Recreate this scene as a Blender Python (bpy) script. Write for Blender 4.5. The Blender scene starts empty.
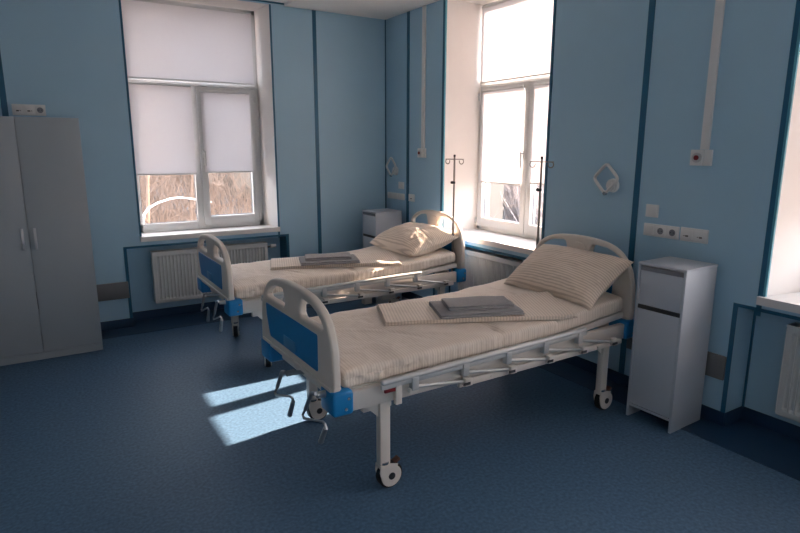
import bpy, bmesh, math, random
from mathutils import Vector, Matrix, noise
random.seed(7)
PI = math.pi
S = bpy.context.scene
COL = S.collection

# ------------------------------------------------------------------ materials
def mat(name, col, rough=.6, metal=0., var=0., vscale=8., bump=0., bscale=60., spec=.5, sheen=0.):
    m = bpy.data.materials.new(name); m.use_nodes = True
    nt = m.node_tree; b = nt.nodes['Principled BSDF']
    b.inputs['Base Color'].default_value = (*col, 1)
    b.inputs['Roughness'].default_value = rough
    b.inputs['Metallic'].default_value = metal
    b.inputs['Specular IOR Level'].default_value = spec
    if sheen: b.inputs['Sheen Weight'].default_value = sheen
    tc = nt.nodes.new('ShaderNodeTexCoord')
    if var or True:
        n = nt.nodes.new('ShaderNodeTexNoise'); n.inputs['Scale'].default_value = vscale; n.inputs['Detail'].default_value = 4
        nt.links.new(tc.outputs['Object'], n.inputs['Vector'])
        mx = nt.nodes.new('ShaderNodeMix'); mx.data_type = 'RGBA'
        v = max(var, .02)
        mx.inputs[6].default_value = (*[c*(1-v) for c in col], 1)
        mx.inputs[7].default_value = (*[min(1, c*(1+v)) for c in col], 1)
        nt.links.new(n.outputs['Fac'], mx.inputs[0]); nt.links.new(mx.outputs[2], b.inputs['Base Color'])
    if bump:
        n2 = nt.nodes.new('ShaderNodeTexNoise'); n2.inputs['Scale'].default_value = bscale; n2.inputs['Detail'].default_value = 5
        nt.links.new(tc.outputs['Object'], n2.inputs['Vector'])
        bp = nt.nodes.new('ShaderNodeBump'); bp.inputs['Strength'].default_value = bump; bp.inputs['Distance'].default_value = .01
        nt.links.new(n2.outputs['Fac'], bp.inputs['Height']); nt.links.new(bp.outputs['Normal'], b.inputs['Normal'])
    return m

def stripe_mat(name, c1, c2, period, axis='X', wrinkle=.35, wscale=9.):
    m = mat(name, c1, .85, spec=.2, sheen=.2)
    nt = m.node_tree; b = nt.nodes['Principled BSDF']
    for l in list(b.inputs['Base Color'].links): nt.links.remove(l)
    tc = nt.nodes.new('ShaderNodeTexCoord')
    sp = nt.nodes.new('ShaderNodeSeparateXYZ'); nt.links.new(tc.outputs['Object'], sp.inputs[0])
    mu = nt.nodes.new('ShaderNodeMath'); mu.operation = 'MULTIPLY'; mu.inputs[1].default_value = 2*PI/period
    nt.links.new(sp.outputs[axis], mu.inputs[0])
    si = nt.nodes.new('ShaderNodeMath'); si.operation = 'SINE'; nt.links.new(mu.outputs[0], si.inputs[0])
    mr = nt.nodes.new('ShaderNodeMapRange'); mr.inputs['From Min'].default_value = -.1; mr.inputs['From Max'].default_value = .7
    nt.links.new(si.outputs[0], mr.inputs[0])
    mx = nt.nodes.new('ShaderNodeMix'); mx.data_type = 'RGBA'
    mx.inputs[6].default_value = (*c1, 1); mx.inputs[7].default_value = (*c2, 1)
    nt.links.new(mr.outputs[0], mx.inputs[0]); nt.links.new(mx.outputs[2], b.inputs['Base Color'])
    n2 = nt.nodes.new('ShaderNodeTexNoise'); n2.inputs['Scale'].default_value = wscale; n2.inputs['Detail'].default_value = 4; n2.inputs['Distortion'].default_value = .6
    nt.links.new(tc.outputs['Object'], n2.inputs['Vector'])
    bp = nt.nodes.new('ShaderNodeBump'); bp.inputs['Strength'].default_value = wrinkle; bp.inputs['Distance'].default_value = .04
    nt.links.new(n2.outputs['Fac'], bp.inputs['Height']); nt.links.new(bp.outputs['Normal'], b.inputs['Normal'])
    return m

M = {}
M['wall'] = mat('blue wall paint', (.375, .60, .765), .45, var=.03, vscale=3, bump=.03, bscale=120)
M['wall_bounce'] = mat('pale bounce plaster', (.84, .84, .82), .7)  # unseen walls made pale to bounce more light into the room
M['teal'] = mat('deep teal trim', (.013, .125, .23), .4)
M['reveal'] = mat('white reveal paint', (.86, .83, .81), .6, var=.02)
M['ceiling'] = mat('ceiling paint', (.90, .90, .89), .8, var=.02)
M['navy'] = mat('navy vinyl border', (.012, .045, .105), .4, var=.12, vscale=60)
M['pvc'] = mat('white window plastic', (.72, .73, .73), .35)
M['sill'] = mat('white sill board', (.80, .78, .77), .35)
M['white'] = mat('white painted board', (.53, .58, .65), .42, var=.01)
M['wardrobe'] = mat('grey white laminate', (.37, .42, .46), .45, var=.02, vscale=2)
M['radiator'] = mat('radiator enamel', (.62, .64, .64), .4)
M['dark'] = mat('dark recess plastic', (.03, .033, .04), .5)
M['black'] = mat('black rubber', (.012, .012, .014), .6)
M['alu'] = mat('brushed aluminium', (.62, .63, .65), .32, metal=.85)
M['handle'] = mat('aluminium profile grey', (.22, .24, .28), .4, metal=.4)
M['polegrey'] = mat('dull steel pole', (.30, .28, .26), .4, metal=.5)
M['railgrey'] = mat('satin anodised rail', (.60, .61, .61), .35, metal=.25)
M['steel'] = mat('chromed steel', (.55, .56, .58), .22, metal=1.)
M['darksteel'] = mat('dull chromed rod', (.42, .43, .45), .3, metal=.7)
M['frame'] = mat('ivory powder coat', (.76, .71, .66), .4)
M['abs'] = mat('ivory moulded plastic', (.80, .735, .67), .38)
M['blue'] = mat('bright blue plastic', (.008, .23, .56), .35, var=.03)
M['sticker'] = mat('pale blue sticker', (.08, .30, .58), .4)
M['red'] = mat('red plastic', (.22, .012, .018), .4)
M['brown'] = mat('brown brake lever', (.16, .07, .05), .5)
M['sheet'] = stripe_mat('striped beige sheet', (.90, .79, .69), (.78, .67, .58), .0165, 'X', .35, 7)
M['case'] = stripe_mat('striped beige pillowcase', (.90, .77, .65), (.68, .56, .46), .018, 'X', .5, 6)
M['spread'] = stripe_mat('striped beige coverlet', (.90, .78, .67), (.74, .63, .54), .019, 'X', .2, 9)
M['towel'] = mat('grey terry towelling', (.42, .415, .425), .95, var=.12, vscale=40, bump=.6, bscale=220, spec=.1)
M['bumper'] = mat('grey bumper board', (.16, .165, .175), .5)
M['plug'] = mat('white switch plastic', (.78, .79, .80), .35)
M['bark'] = mat('tree bark', (.22, .15, .11), .9, var=.4, vscale=5)
M['snowbark'] = mat('snow covered bark', (.85, .83, .80), .8)
M['greybark'] = mat('snow dusted bark', (.30, .28, .29), .9, var=.6, vscale=3)
M['twigs'] = mat('winter twigs', (.29, .20, .15), .9, var=.45, vscale=.8)
M['facade'] = mat('cream facade', (.24, .205, .17), .8)
M['roofmat'] = mat('snowy roof', (.7, .7, .72), .8)

# floor: flecked blue vinyl
def floor_mat():
    m = mat('flecked blue vinyl', (.085, .165, .235), .55, spec=.4)
    nt = m.node_tree; b = nt.nodes['Principled BSDF']
    for l in list(b.inputs['Base Color'].links): nt.links.remove(l)
    tc = nt.nodes.new('ShaderNodeTexCoord')
    n = nt.nodes.new('ShaderNodeTexNoise'); n.inputs['Scale'].default_value = 55; n.inputs['Detail'].default_value = 6
    nt.links.new(tc.outputs['Object'], n.inputs['Vector'])
    r = nt.nodes.new('ShaderNodeValToRGB')
    r.color_ramp.elements[0].position = .32; r.color_ramp.elements[0].color = (.048, .110, .195, 1)
    r.color_ramp.elements[1].position = .68; r.color_ramp.elements[1].color = (.092, .187, .305, 1)
    nt.links.new(n.outputs['Fac'], r.inputs[0]); nt.links.new(r.outputs[0], b.inputs['Base Color'])
    return m
M['floor'] = floor_mat()

def glass_mat():
    m = bpy.data.materials.new('window glass'); m.use_nodes = True
    nt = m.node_tree; nt.nodes.clear()
    o = nt.nodes.new('ShaderNodeOutputMaterial'); mx = nt.nodes.new('ShaderNodeMixShader')
    t = nt.nodes.new('ShaderNodeBsdfTransparent'); t.inputs[0].default_value = (.96, .97, .97, 1)
    g = nt.nodes.new('ShaderNodeBsdfGlossy'); g.inputs['Roughness'].default_value = .02
    mx.inputs[0].default_value = .06
    nt.links.new(t.outputs[0], mx.inputs[1]); nt.links.new(g.outputs[0], mx.inputs[2]); nt.links.new(mx.outputs[0], o.inputs[0])
    return m
M['glass'] = glass_mat()

def blind_mat():
    m = bpy.data.materials.new('translucent blind cloth'); m.use_nodes = True
    nt = m.node_tree; nt.nodes.clear()
    o = nt.nodes.new('ShaderNodeOutputMaterial'); mx = nt.nodes.new('ShaderNodeMixShader')
    d = nt.nodes.new('ShaderNodeBsdfDiffuse'); t = nt.nodes.new('ShaderNodeBsdfTranslucent')
    tc = nt.nodes.new('ShaderNodeTexCoord'); n = nt.nodes.new('ShaderNodeTexNoise'); n.inputs['Scale'].default_value = 300
    nt.links.new(tc.outputs['Object'], n.inputs['Vector'])
    c = nt.nodes.new('ShaderNodeMix'); c.data_type = 'RGBA'
    c.inputs[6].default_value = (.85, .84, .86, 1); c.inputs[7].default_value = (.91, .90, .92, 1)
    nt.links.new(n.outputs['Fac'], c.inputs[0])
    nt.links.new(c.outputs[2], d.inputs[0]); nt.links.new(c.outputs[2], t.inputs[0])
    mx.inputs[0].default_value = .325
    nt.links.new(d.outputs[0], mx.inputs[1]); nt.links.new(t.outputs[0], mx.inputs[2]); nt.links.new(mx.outputs[0], o.inputs[0])
    return m
M['blind'] = blind_mat()

# ------------------------------------------------------------------ mesh helpers
class MB:
    def __init__(s): s.bm = bmesh.new()
    def box(s, x0, x1, y0, y1, z0, z1, bev=0, seg=2, rot=None, piv=None):
        b = bmesh.new(); bmesh.ops.create_cube(b, size=1)
        for v in b.verts:
            v.co = Vector(((x0+x1)/2+v.co.x*(x1-x0), (y0+y1)/2+v.co.y*(y1-y0), (z0+z1)/2+v.co.z*(z1-z0)))
        if bev: bmesh.ops.bevel(b, geom=b.edges[:], offset=bev, segments=seg, affect='EDGES', profile=.5)
        if rot is not None:
            p = Vector(piv or ((x0+x1)/2, (y0+y1)/2, (z0+z1)/2))
            bmesh.ops.transform(b, matrix=Matrix.Translation(p) @ rot @ Matrix.Translation(-p), verts=b.verts)
        s.add(b); return s
    def add(s, b):
        me = bpy.data.meshes.new('t'); b.to_mesh(me); b.free(); s.bm.from_mesh(me); bpy.data.meshes.remove(me)
    def tube(s, pts, r, n=10, caps=True):
        pts = [Vector(p) for p in pts]; b = bmesh.new(); rings = []
        rr = r if isinstance(r, (list, tuple)) else [r]*len(pts)
        up = None
        for i, p in enumerate(pts):
            if i == 0: t = pts[1]-pts[0]
            elif i == len(pts)-1: t = pts[-1]-pts[-2]
            else: t = (pts[i+1]-p).normalized()+(p-pts[i-1]).normalized()
            t.normalize()
            if up is None:
                up = Vector((0, 0, 1)) if abs(t.z) < .9 else Vector((1, 0, 0))
            a = t.cross(up)
            if a.length < 1e-4: a = t.cross(Vector((0, 1, 0)))
            a.normalize(); c = a.cross(t).normalized(); up = c
            k = 1
            rings.append([b.verts.new(p+(a*math.cos(2*PI*j/n)+c*math.sin(2*PI*j/n))*rr[i]*k) for j in range(n)])
        for i in range(len(rings)-1):
            for j in range(n):
                b.faces.new((rings[i][j], rings[i][(j+1) % n], rings[i+1][(j+1) % n], rings[i+1][j]))
        if caps: b.faces.new(rings[0][::-1]); b.faces.new(rings[-1])
        bmesh.ops.recalc_face_normals(b, faces=b.faces[:])
        s.add(b); return s
    def prism(s, poly, axis, a0, a1, bev=0):
        """polygon in the two other axes, extruded along axis"""
        b = bmesh.new()
        def P(u, v, w): return {'x': (w, u, v), 'y': (u, w, v), 'z': (u, v, w)}[axis]
        A = [b.verts.new(P(u, v, a0)) for u, v in poly]; B = [b.verts.new(P(u, v, a1)) for u, v in poly]
        b.faces.new(A); b.faces.new(B[::-1]); n = len(poly)
        for i in range(n): b.faces.new((A[i], B[i], B[(i+1) % n], A[(i+1) % n]))
        bmesh.ops.recalc_face_normals(b, faces=b.faces[:])
        if bev: bmesh.ops.bevel(b, geom=b.edges[:], offset=bev, segments=2, affect='EDGES')
        s.add(b); return s
    def cyl(s, c, axis, r, h, n=24, r2=None):
        d = {'x': Vector((1, 0, 0)), 'y': Vector((0, 1, 0)), 'z': Vector((0, 0, 1))}[axis]
        c = Vector(c); return s.tube([c-d*h/2, c+d*h/2], [r, r if r2 is None else r2], n)
    def build(s, name, m, parent=None, smooth=True, loc=None):
        me = bpy.data.meshes.new(name)
        if loc is not None: bmesh.ops.translate(s.bm, vec=-Vector(loc), verts=s.bm.verts)
        s.bm.to_mesh(me); s.bm.free()
        me.materials.append(m)
        o = bpy.data.objects.new(name, me); COL.objects.link(o)
        if smooth:
            for p in me.polygons: p.use_smooth = True
            try: me.set_sharp_from_angle(angle=math.radians(40))
            except Exception: pass
        if loc is not None: o.location = loc
        if parent is not None:
            o.parent = parent
        return o

def empty(name, loc=(0, 0, 0), rz=0):
    o = bpy.data.objects.new(name, None); COL.objects.link(o); o.location = loc; o.rotation_euler.z = rz
    o.empty_display_size = .1; return o
def tag(o, label=None, cat=None, group=None, kind=None):
    if label: o['label'] = label
    if cat: o['category'] = cat
    if group: o['group'] = group
    if kind: o['kind'] = kind
    return o
def struct(o): o['kind'] = 'structure'; return o
def copy_tree(o, parent=None):
    c = o.copy(); COL.objects.link(c); c.parent = parent
    for ch in list(o.children): copy_tree(ch, c)
    return c
def plabel(o, t): o['label'] = t; return o

# ------------------------------------------------------------------ room shell
H = 3.10
T = .55      # wall thickness
XL, YF = -6.2, -8.6
# back wall (plane y=0): window opening and radiator niche
W1 = (-2.70, -1.347); N1 = (-2.842, -1.256)
def wall_mesh(P, lo, hi, wins, niches):
    """P(a,b,c): a along the wall, b depth outwards, c height"""
    m = MB()
    def bx(a0, a1, b0, b1, c0, c1):
        p = P(a0, b0, c0); q = P(a1, b1, c1)
        m.box(min(p[0], q[0]), max(p[0], q[0]), min(p[1], q[1]), max(p[1], q[1]), c0, c1)
    cuts = sorted(set([lo, hi]+[w for x in wins for w in x]+[w for x in niches for w in x[:2]]))
    for a0, a1 in zip(cuts, cuts[1:]):
        mid = (a0+a1)/2
        inw = any(x[0] < mid < x[1] for x in wins); nn = [x for x in niches if x[0] < mid < x[1]]
        if nn: bx(a0, a1, .2, T, 0, nn[0][2]); z0 = nn[0][2]
        else: z0 = 0
        if inw: bx(a0, a1, 0, T, z0, .825); bx(a0, a1, 0, T, 3.10, 3.3)
        else: bx(a0, a1, 0, T, z0, 3.3)
    return m
W2 = (-2.53, -1.13); N2 = (-2.62, -1.02); W3 = (-5.75, -4.285); N3 = (-5.9, -4.155); W_ADDED = (-7.95, -6.43)
back = lambda a, b, c: (a, b, c)
right = lambda a, b, c: (b, a, c)
front = lambda a, b, c: (a, YF-b, c)
struct(wall_mesh(back, XL-T, T, [W1], [(*N1, .764)]).build('wall_back', M['wall'], smooth=False))
struct(wall_mesh(right, YF-T, 0, [W2, W3, W_ADDED], [(*N2, .764), (*N3, .777)]).build('wall_right', M['wall'], smooth=False))
struct(MB().box(XL-T, T, YF-T, YF, 0, 3.3).build('wall_front', M['wall_bounce'], smooth=False))
struct(MB().box(XL-T, XL, YF, 0, 0, 3.3).build('wall_left', M['wall_bounce'], smooth=False))
struct(MB().box(XL, .2, YF-.2, .2, -.12, 0).build('floor', M['floor'], smooth=False))
c = MB(); c.box(-1.18, .0, YF, 0, 3.10, 3.2); c.box(XL, -1.18, YF, 0, 3.128, 3.2)
struct(c.build('ceiling', M['ceiling'], smooth=False))
# cornice between the lower and the higher ceiling sheet
struct(MB().box(-1.186, -1.176, YF, -.0, 3.10, 3.13).build('trim_1', M['ceiling'], smooth=False))

# navy vinyl border on the floor, coved up the walls, running into the niches
def border(path, w, h, name):
    """path: list of (floor polygon) boxes and upstands"""
    m = MB()
    for b in path: m.box(*b)
    return struct(m.build(name, M['navy'], smooth=False))
BW, BH, t = .26, .09, .006
border([(XL, 0, -BW, 0, 0, .003), (N1[0], N1[1], 0, .2, 0, .003),
        (XL, N1[0], -t, 0, 0, BH), (N1[1], 0, -t, 0, 0, BH), (N1[0], N1[1], .2-t, .2, 0, BH),
        (N1[0], N1[0]+t, 0, .2, 0, BH), (N1[1]-t, N1[1], 0, .2, 0, BH)], 0, 0, 'baseboard_back')
border([(-BW, 0, YF, -BW, 0, .003), (0, .2, N2[0], N2[1], 0, .003), (0, .2, N3[0], N3[1], 0, .003),
        (-t, 0, N2[1], 0, 0, BH), (-t, 0, N3[1], N2[0], 0, BH), (-t, 0, YF, N3[0], 0, BH),
        (.2-t, .2, N2[0], N2[1], 0, BH), (.2-t, .2, N3[0], N3[1], 0, BH),
        (0, .2, N2[0], N2[0]+t, 0, BH), (0, .2, N2[1]-t, N2[1], 0, BH), (0, .2, N3[1]-t, N3[1], 0, BH), (0, .2, N3[0], N3[0]+t, 0, BH)], 0, 0, 'baseboard_right')
border([(XL, XL+BW, YF, -BW, 0, .003), (XL, XL+t, YF, 0, 0, BH)], 0, 0, 'baseboard_left')

# teal panel trims
tn = [2]
def trim(*boxes, m='teal'):
    k = MB()
    for b in boxes: k.box(*b)
    o = struct(k.build('trim_%d' % tn[0], M[m], smooth=False)); tn[0] += 1; return o
p = .004
for x, w in ((-.865, .042), (-3.655, .045), (-4.85, .045)): trim((x-w/2, x+w/2, -p, 0, BH, H))
trim((-.010, 0, -.010, 0, BH, H))                                    # room corner
for y, w in ((-.478, .05), (-3.392, .046), (-3.0, .0)):
    if w: trim((-p, 0, y-w/2, y+w/2, BH, H))
trim((XL, -1.18, -p, 0, 3.112, 3.13))
trim((W1[0]-.018, W1[0], -p, 0, .87, H), (W1[1], W1[1]+.018, -p, 0, .75, H))
for a, b in (W2, W3):
    trim((-p, 0, b-.0, b+.028, .75, H), (-p, 0, a-.028, a, .87, H))
mb_light = mat('light teal edge', (.10, .36, .47), .4); M['lteal'] = mb_light
for a, b in (W2, W3): trim((-p, .012, b-.014, b, .87, H), m='lteal')
for (a, b), zt in ((N1, .764),):
    trim((a-.028, a, -p, 0, BH, zt+.02), (b, b+.028, -p, 0, BH, zt+.02), (a, b, -p, 0, zt, zt+.02), (b-.004, b, 0, .2, BH, zt))
for (a, b), zt in ((N2, .764), (N3, .777)):
    trim((-p, 0, b, b+.028, BH, zt+.02), (-p, 0, a-.028, a, BH, zt+.02), (-p, 0, a, b, zt, zt+.02), (.19, .2, b-.012, b, BH, zt))

# ------------------------------------------------------------------ windows
def window(n, P, w, inner, d, sillz=.87, sill_over=.0, handle_at='mull', mull=None, sill=(0, 0), top=3.04, lo=None, openable=1):
    """P maps (along, outward, z) to the world; inner = clear opening at depth d"""
    root = empty('window_%d' % n, P((inner[0]+inner[1])/2, d, sillz)); struct(root)
    R = Vector(root.location)
    def bx(m, a0, a1, b0, b1, c0, c1, bev=0):
        p_, q = P(a0, b0, c0), P(a1, b1, c1)
        m.box(min(p_[0], q[0]), max(p_[0], q[0]), min(p_[1], q[1]), max(p_[1], q[1]), c0, c1, bev)
    def done(m, name, mt, par=root, smooth=True):
        bmesh.ops.translate(m.bm, vec=-R, verts=m.bm.verts)
        o = m.build(name, mt, par, smooth); return o
    a0, a1 = inner; zt = 3.09
    # splayed reveals: two jambs and a head
    jm = MB()
    for (wa, ia) in ((w[0], a0), (w[1], a1)):
        sgn = -1 if wa == w[0] else 1
        poly = [(wa, 0.001), (ia, d), (ia, T), (wa+sgn*.0, T)]
        pp = [P(u, v, 0)[:2] for u, v in poly]
        jm.prism(pp, 'z', sillz-.02, 3.099)
    # head, sloping down to the frame
    b = bmesh.new(); vs = []
    for a in (w[0], w[1]):
        vs.append([b.verts.new(P(a, o_, z)) for o_, z in ((.001, 3.0985), (d, top+.03), (T, top+.03), (T, 3.0985))])
    for i in range(4): b.faces.new((vs[0][i], vs[0][(i+1) % 4], vs[1][(i+1) % 4], vs[1][i]))
    b.faces.new(vs[0][::-1]); b.faces.new(vs[1]); bmesh.ops.recalc_face_normals(b, faces=b.faces[:]); jm.add(b)
    done(jm, 'window_reveal', M['reveal'], smooth=False)
    # frame
    fw, fd = .05, .07
    y0, y1 = d, d+fd
    m = MB(); topz = top+.03; trz = (2.298, 2.345)
    bx(m, a0, a0+fw, y0, y1, sillz, topz, .006); bx(m, a1-fw, a1, y0, y1, sillz, topz, .006)
    bx(m, a0, a1, y0, y1, topz-fw, topz, .006); bx(m, a0, a1, y0, y1, sillz, sillz+.085, .006)
    bx(m, a0, a1, y0-.004, y1, trz[0], trz[1], .006)
    bx(m, mull-(.062 if openable > 0 else .03), mull+.03, y0-.004, y1, sillz, trz[0], .006)
    done(m, 'window_frame', M['pvc'])
    # opening sashes
    panes = [((a0+fw, a1-fw), trz[1], topz-fw)]
    sw = .065; ys = y0-.018; zb, ztp = sillz+.035, trz[0]-.004
    for sd in (1, -1):
        if openable and sd != openable:
            panes.append(((a0+fw, mull-.062) if sd < 0 else (mull+.062, a1-fw), sillz+.085, trz[0])); continue
        s0, s1 = (mull+.002, a1-.045 if openable else a1-.02) if sd > 0 else (a0+.02, mull-.002)
        m = MB()
        bx(m, s0, s0+sw, ys, y1-.01, zb, ztp, .006); bx(m, s1-sw, s1, ys, y1-.01, zb, ztp, .006)
        bx(m, s0+sw-.01, s1-sw+.01, ys, y1-.01, zb, zb+.095, .006); bx(m, s0+sw-.01, s1-sw+.01, ys, y1-.01, ztp-.04, ztp, .006)
        sash = done(m, 'sash', M['pvc'])
        panes.append(((s0+sw, s1-sw), zb+.095, ztp-.04))
        if sd > 0:
            hx = s0+sw*.5
            m = MB(); bx(m, hx-.014, hx+.014, ys-.012, ys, 1.60, 1.68, .004); bx(m, hx-.009, hx+.009, ys-.05, ys, 1.645, 1.665, .004)
            bx(m, hx-.009, hx+.009, ys-.052, ys-.036, 1.52, 1.668, .006)
            bmesh.ops.translate(m.bm, vec=-R, verts=m.bm.verts); m.build('handle', M['pvc'], sash)
        he = s1+.004 if sd > 0 else s0-.004
        for z in (.96, 2.2):
            m = MB(); bx(m, he-.012, he+.012, ys-.014, ys+.01, z-.035, z+.035, .005)
            bmesh.ops.translate(m.bm, vec=-R, verts=m.bm.verts); m.build('hinge', M['pvc'], sash)
    for (p0, p1), z0, z1 in panes:
        g = MB(); bx(g, p0, p1, d+.034, d+.038, z0, z1); done(g, 'pane', M['glass'], smooth=False)
    g = MB()
    for (p0, p1), z0, z1 in panes:
        e = .006
        for q in ((p0, p0+e, z0, z1), (p1-e, p1, z0, z1), (p0, p1, z0, z0+e), (p0, p1, z1-e, z1)): bx(g, q[0], q[1], d+.024, d+.034, q[2], q[3])
    done(g, 'gasket', M['handle'], smooth=False)
    # sill board
    m = MB(); bx(m, sill[0], sill[1], -.035, 0, sillz-.047, sillz, .0); bx(m, w[0]+.001, w[1]-.001, -.0, d+.01, sillz-.044, sillz, .0)
    sl = done(m, 'window_sill', M['sill'], smooth=False)
    bpy.context.view_layer.update()
    return root

def blinds(P, d, upper, lowers, what, grp):
    """upper: (a0,a1,z0,z1); lowers the same; each blind is a thing of its own"""
    for i, (a0, a1, z0, z1, text) in enumerate([upper]+lowers):
        r = empty('roller_blind', P((a0+a1)/2, d, z1))
        tag(r, text, 'blind', grp)
        R = Vector(r.location)
        def bx(m, x0, x1, b0, b1, c0, c1, bev=0):
            p_, q = P(x0, b0, c0), P(x1, b1, c1)
            m.box(min(p_[0], q[0]), max(p_[0], q[0]), min(p_[1], q[1]), max(p_[1], q[1]), c0, c1, bev)
        m = MB(); bx(m, a0, a1, d-.0, d+.002, z0, z1-.01); bmesh.ops.translate(m.bm, vec=-R, verts=m.bm.verts); m.build('blind_cloth', M['blind'], r, False)
        m = MB(); bx(m, a0, a1, d-.006, d+.006, z0-.012, z0+.002, .003); bmesh.ops.translate(m.bm, vec=-R, verts=m.bm.verts); m.build('bottom_bar', M['pvc'], r)
        m = MB(); c0 = P(a0, d, z1-.008); c1 = P(a1, d, z1-.008); m.tube([c0, c1], .012, 12); bmesh.ops.translate(m.bm, vec=-R, verts=m.bm.verts); m.build('roller_tube', M['pvc'], r)

window(1, back, W1, (-2.695, -1.42), .235, mull=-2.055, sill=(-2.715, -1.335), openable=1)
blinds(back, .205, (-2.672, -1.47, 2.349, 3.045, 'wide white roller blind covering the top light of the window beside the wardrobe'),
       [(-2.672, -2.108, 1.447, 2.305, 'white roller blind on the wider lower pane of the window beside the wardrobe'),
        (-2.02, -1.527, 1.457, 2.262, 'narrow white roller blind on the opening sash of the window beside the wardrobe')], 'back', 'blinds of the window beside the wardrobe')
window(2, right, W2, (-2.525, -1.222), .385, mull=-1.935, sill=(-2.545, -1.12), openable=0)
blinds(right, .356, (-2.49, -1.25, 2.338, 3.045, 'sunlit white roller blind covering the top light of the window between the two bed heads'),
       [(-1.872, -1.292, 1.370, 2.262, 'glowing sunlit roller blind on the wider visible sash between the two bed heads'),
        (-2.48, -1.995, 1.392, 2.262, 'partly hidden sunlit roller blind behind the tall drip stand of the near bed')], 'right', 'sunlit blinds of the window between the bed heads')
window(3, right, W3, (-5.65, -4.36), .385, mull=-5.0, sill=(-5.79, -4.268), openable=1)
blinds(right, .356, (-5.60, -4.41, 2.338, 3.045, 'unseen roller blind added to dim the top light of the window past the near cabinet'),  # these blinds are out of view, added to cut this window's light
       [(-4.935, -4.43, 1.357, 2.262, 'unseen roller blind added to dim the lower sash of the window past the near cabinet'),
        (-5.60, -5.065, 1.357, 2.27, 'unseen roller blind added to dim the hidden sash of the window past the near cabinet')], 'right', 'added dimming blinds of the window past the near cabinet')
window(4, right, W_ADDED, (-7.85, -6.5), .385, mull=-7.2, sill=(-8.0, -6.4), openable=1)  # unseen window behind the camera, added to let in more daylight

# ------------------------------------------------------------------ radiators
def radiator(P, a0, a1, d, z0, z1, label, valve=None, valve_side=1):
    r = empty('panel_radiator', P((a0+a1)/2, d, z0)); tag(r, label, 'radiator'); R = Vector(r.location)
    def fin(m, name, mt, par=r, sm=True):
        bmesh.ops.translate(m.bm, vec=-R, verts=m.bm.verts); return m.build(name, mt, par, sm)
    def bx(m, x0, x1, b0, b1, c0, c1, bev=0):
        p_, q = P(x0, b0, c0), P(x1, b1, c1)
        m.box(min(p_[0], q[0]), max(p_[0], q[0]), min(p_[1], q[1]), max(p_[1], q[1]), c0, c1, bev)
    # corrugated front sheet: profile along a, extruded in z, ends tapered
    n = int(round((a1-a0-.06)/.0333)); st = (a1-a0-.06)/n
    b = bmesh.new(); prof = [(a0+.004, 0)]
    for i in range(n):
        x = a0+.03+i*st
        prof += [(x+st*.08, 0), (x+st*.28, .011), (x+st*.72, .011), (x+st*.92, 0)]
    prof.append((a1-.004, 0))
    rows = [(z0, 0), (z0+.03, 0), (z0+.05, 1), (z1-.06, 1), (z1-.04, 0), (z1-.012, 0)]
    V = [[b.verts.new(P(x, d+o_*k, z)) for x, o_ in prof] for z, k in rows]
    for i in range(len(V)-1):
        for j in range(len(prof)-1): b.faces.new((V[i][j], V[i][j+1], V[i+1][j+1], V[i+1][j]))
    m = MB(); m.add(b)
    bx(m, a0, a1, d+.012, d+.02, z0, z1-.012, .003); bx(m, a0+.004, a1-.004, d, d+.015, z0-.001, z0+.004)
    fin(m, 'front_panel', M['radiator'], sm=False)
    m = MB(); bx(m, a0, a1, d+.085, d+.1, z0, z1-.012, .003); fin(m, 'rear_panel', M['radiator'])
    for q0, q1 in ((a0-.001, a0+.003), (a1-.003, a1+.001)):
        m = MB(); bx(m, q0, q1, d-.002, d+.1, z0+.01, z1, 0); fin(m, 'side_cover', M['radiator'], sm=False)
    m = MB(); bx(m, a0, a1, d-.002, d+.006, z1-.016, z1); bx(m, a0, a1, d+.094, d+.1, z1-.016, z1)
    k = int((a1-a0)/.03)
    for i in range(k+1):
        x = a0+(a1-a0)*i/k; bx(m, x-.004, x+.004, d, d+.1, z1-.008, z1-.003)
    fin(m, 'top_grille', M['radiator'], sm=False)
    ae = a1 if valve_side > 0 else a0; sg = valve_side
    m = MB(); m.tube([P(ae, d+.05, z1-.05), P(ae+sg*.05, d+.05, z1-.05)], .014, 12); m.tube([P(ae+sg*.04, d+.05, z1-.05), P(ae+sg*.04, d+.148, z1-.05)], .009, 10)
    fin(m, 'valve_pipe', M['steel'])
    m = MB(); m.tube([P(ae+sg*.05, d+.05, z1-.05), P(ae+sg*.11, d+.05, z1-.05)], [.022, .018], 14); fin(m, 'valve_knob', M['plug'])
    for x in (a0+.2, a1-.2):
        m = MB(); bx(m, x-.02, x+.02, d+.1, .198, z0+.1, z0+.4); fin(m, 'wall_bracket', M['radiator'])
radiator(back, -2.615, -1.455, .05, .185, .70, 'ivory ribbed panel radiator in the niche beneath the window beside the wardrobe')
radiator(right, -2.50, -1.36, .05, .18, .715, 'ribbed panel radiator under the sunlit sill between the two bed heads', valve_side=-1)
radiator(right, -5.55, -4.41, .05, .18, .725, 'ribbed panel radiator in the niche beyond the near bedside cabinet, cut by the picture edge', valve_side=-1)

# ------------------------------------------------------------------ bumper boards
tag(MB().box(-4.6, -2.857, -.026, -.007, .295, .455, .004).build('bumper_board', M['bumper']), 'dark grey bumper board low on the wall beside the wardrobe', 'wall guard')
tag(MB().box(-.026, -.007, -4.13, -3.43, .30, .453, .004).build('bumper_board', M['bumper']), 'dark grey bumper board low on the wall behind the near bedside cabinet', 'wall guard')

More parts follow.
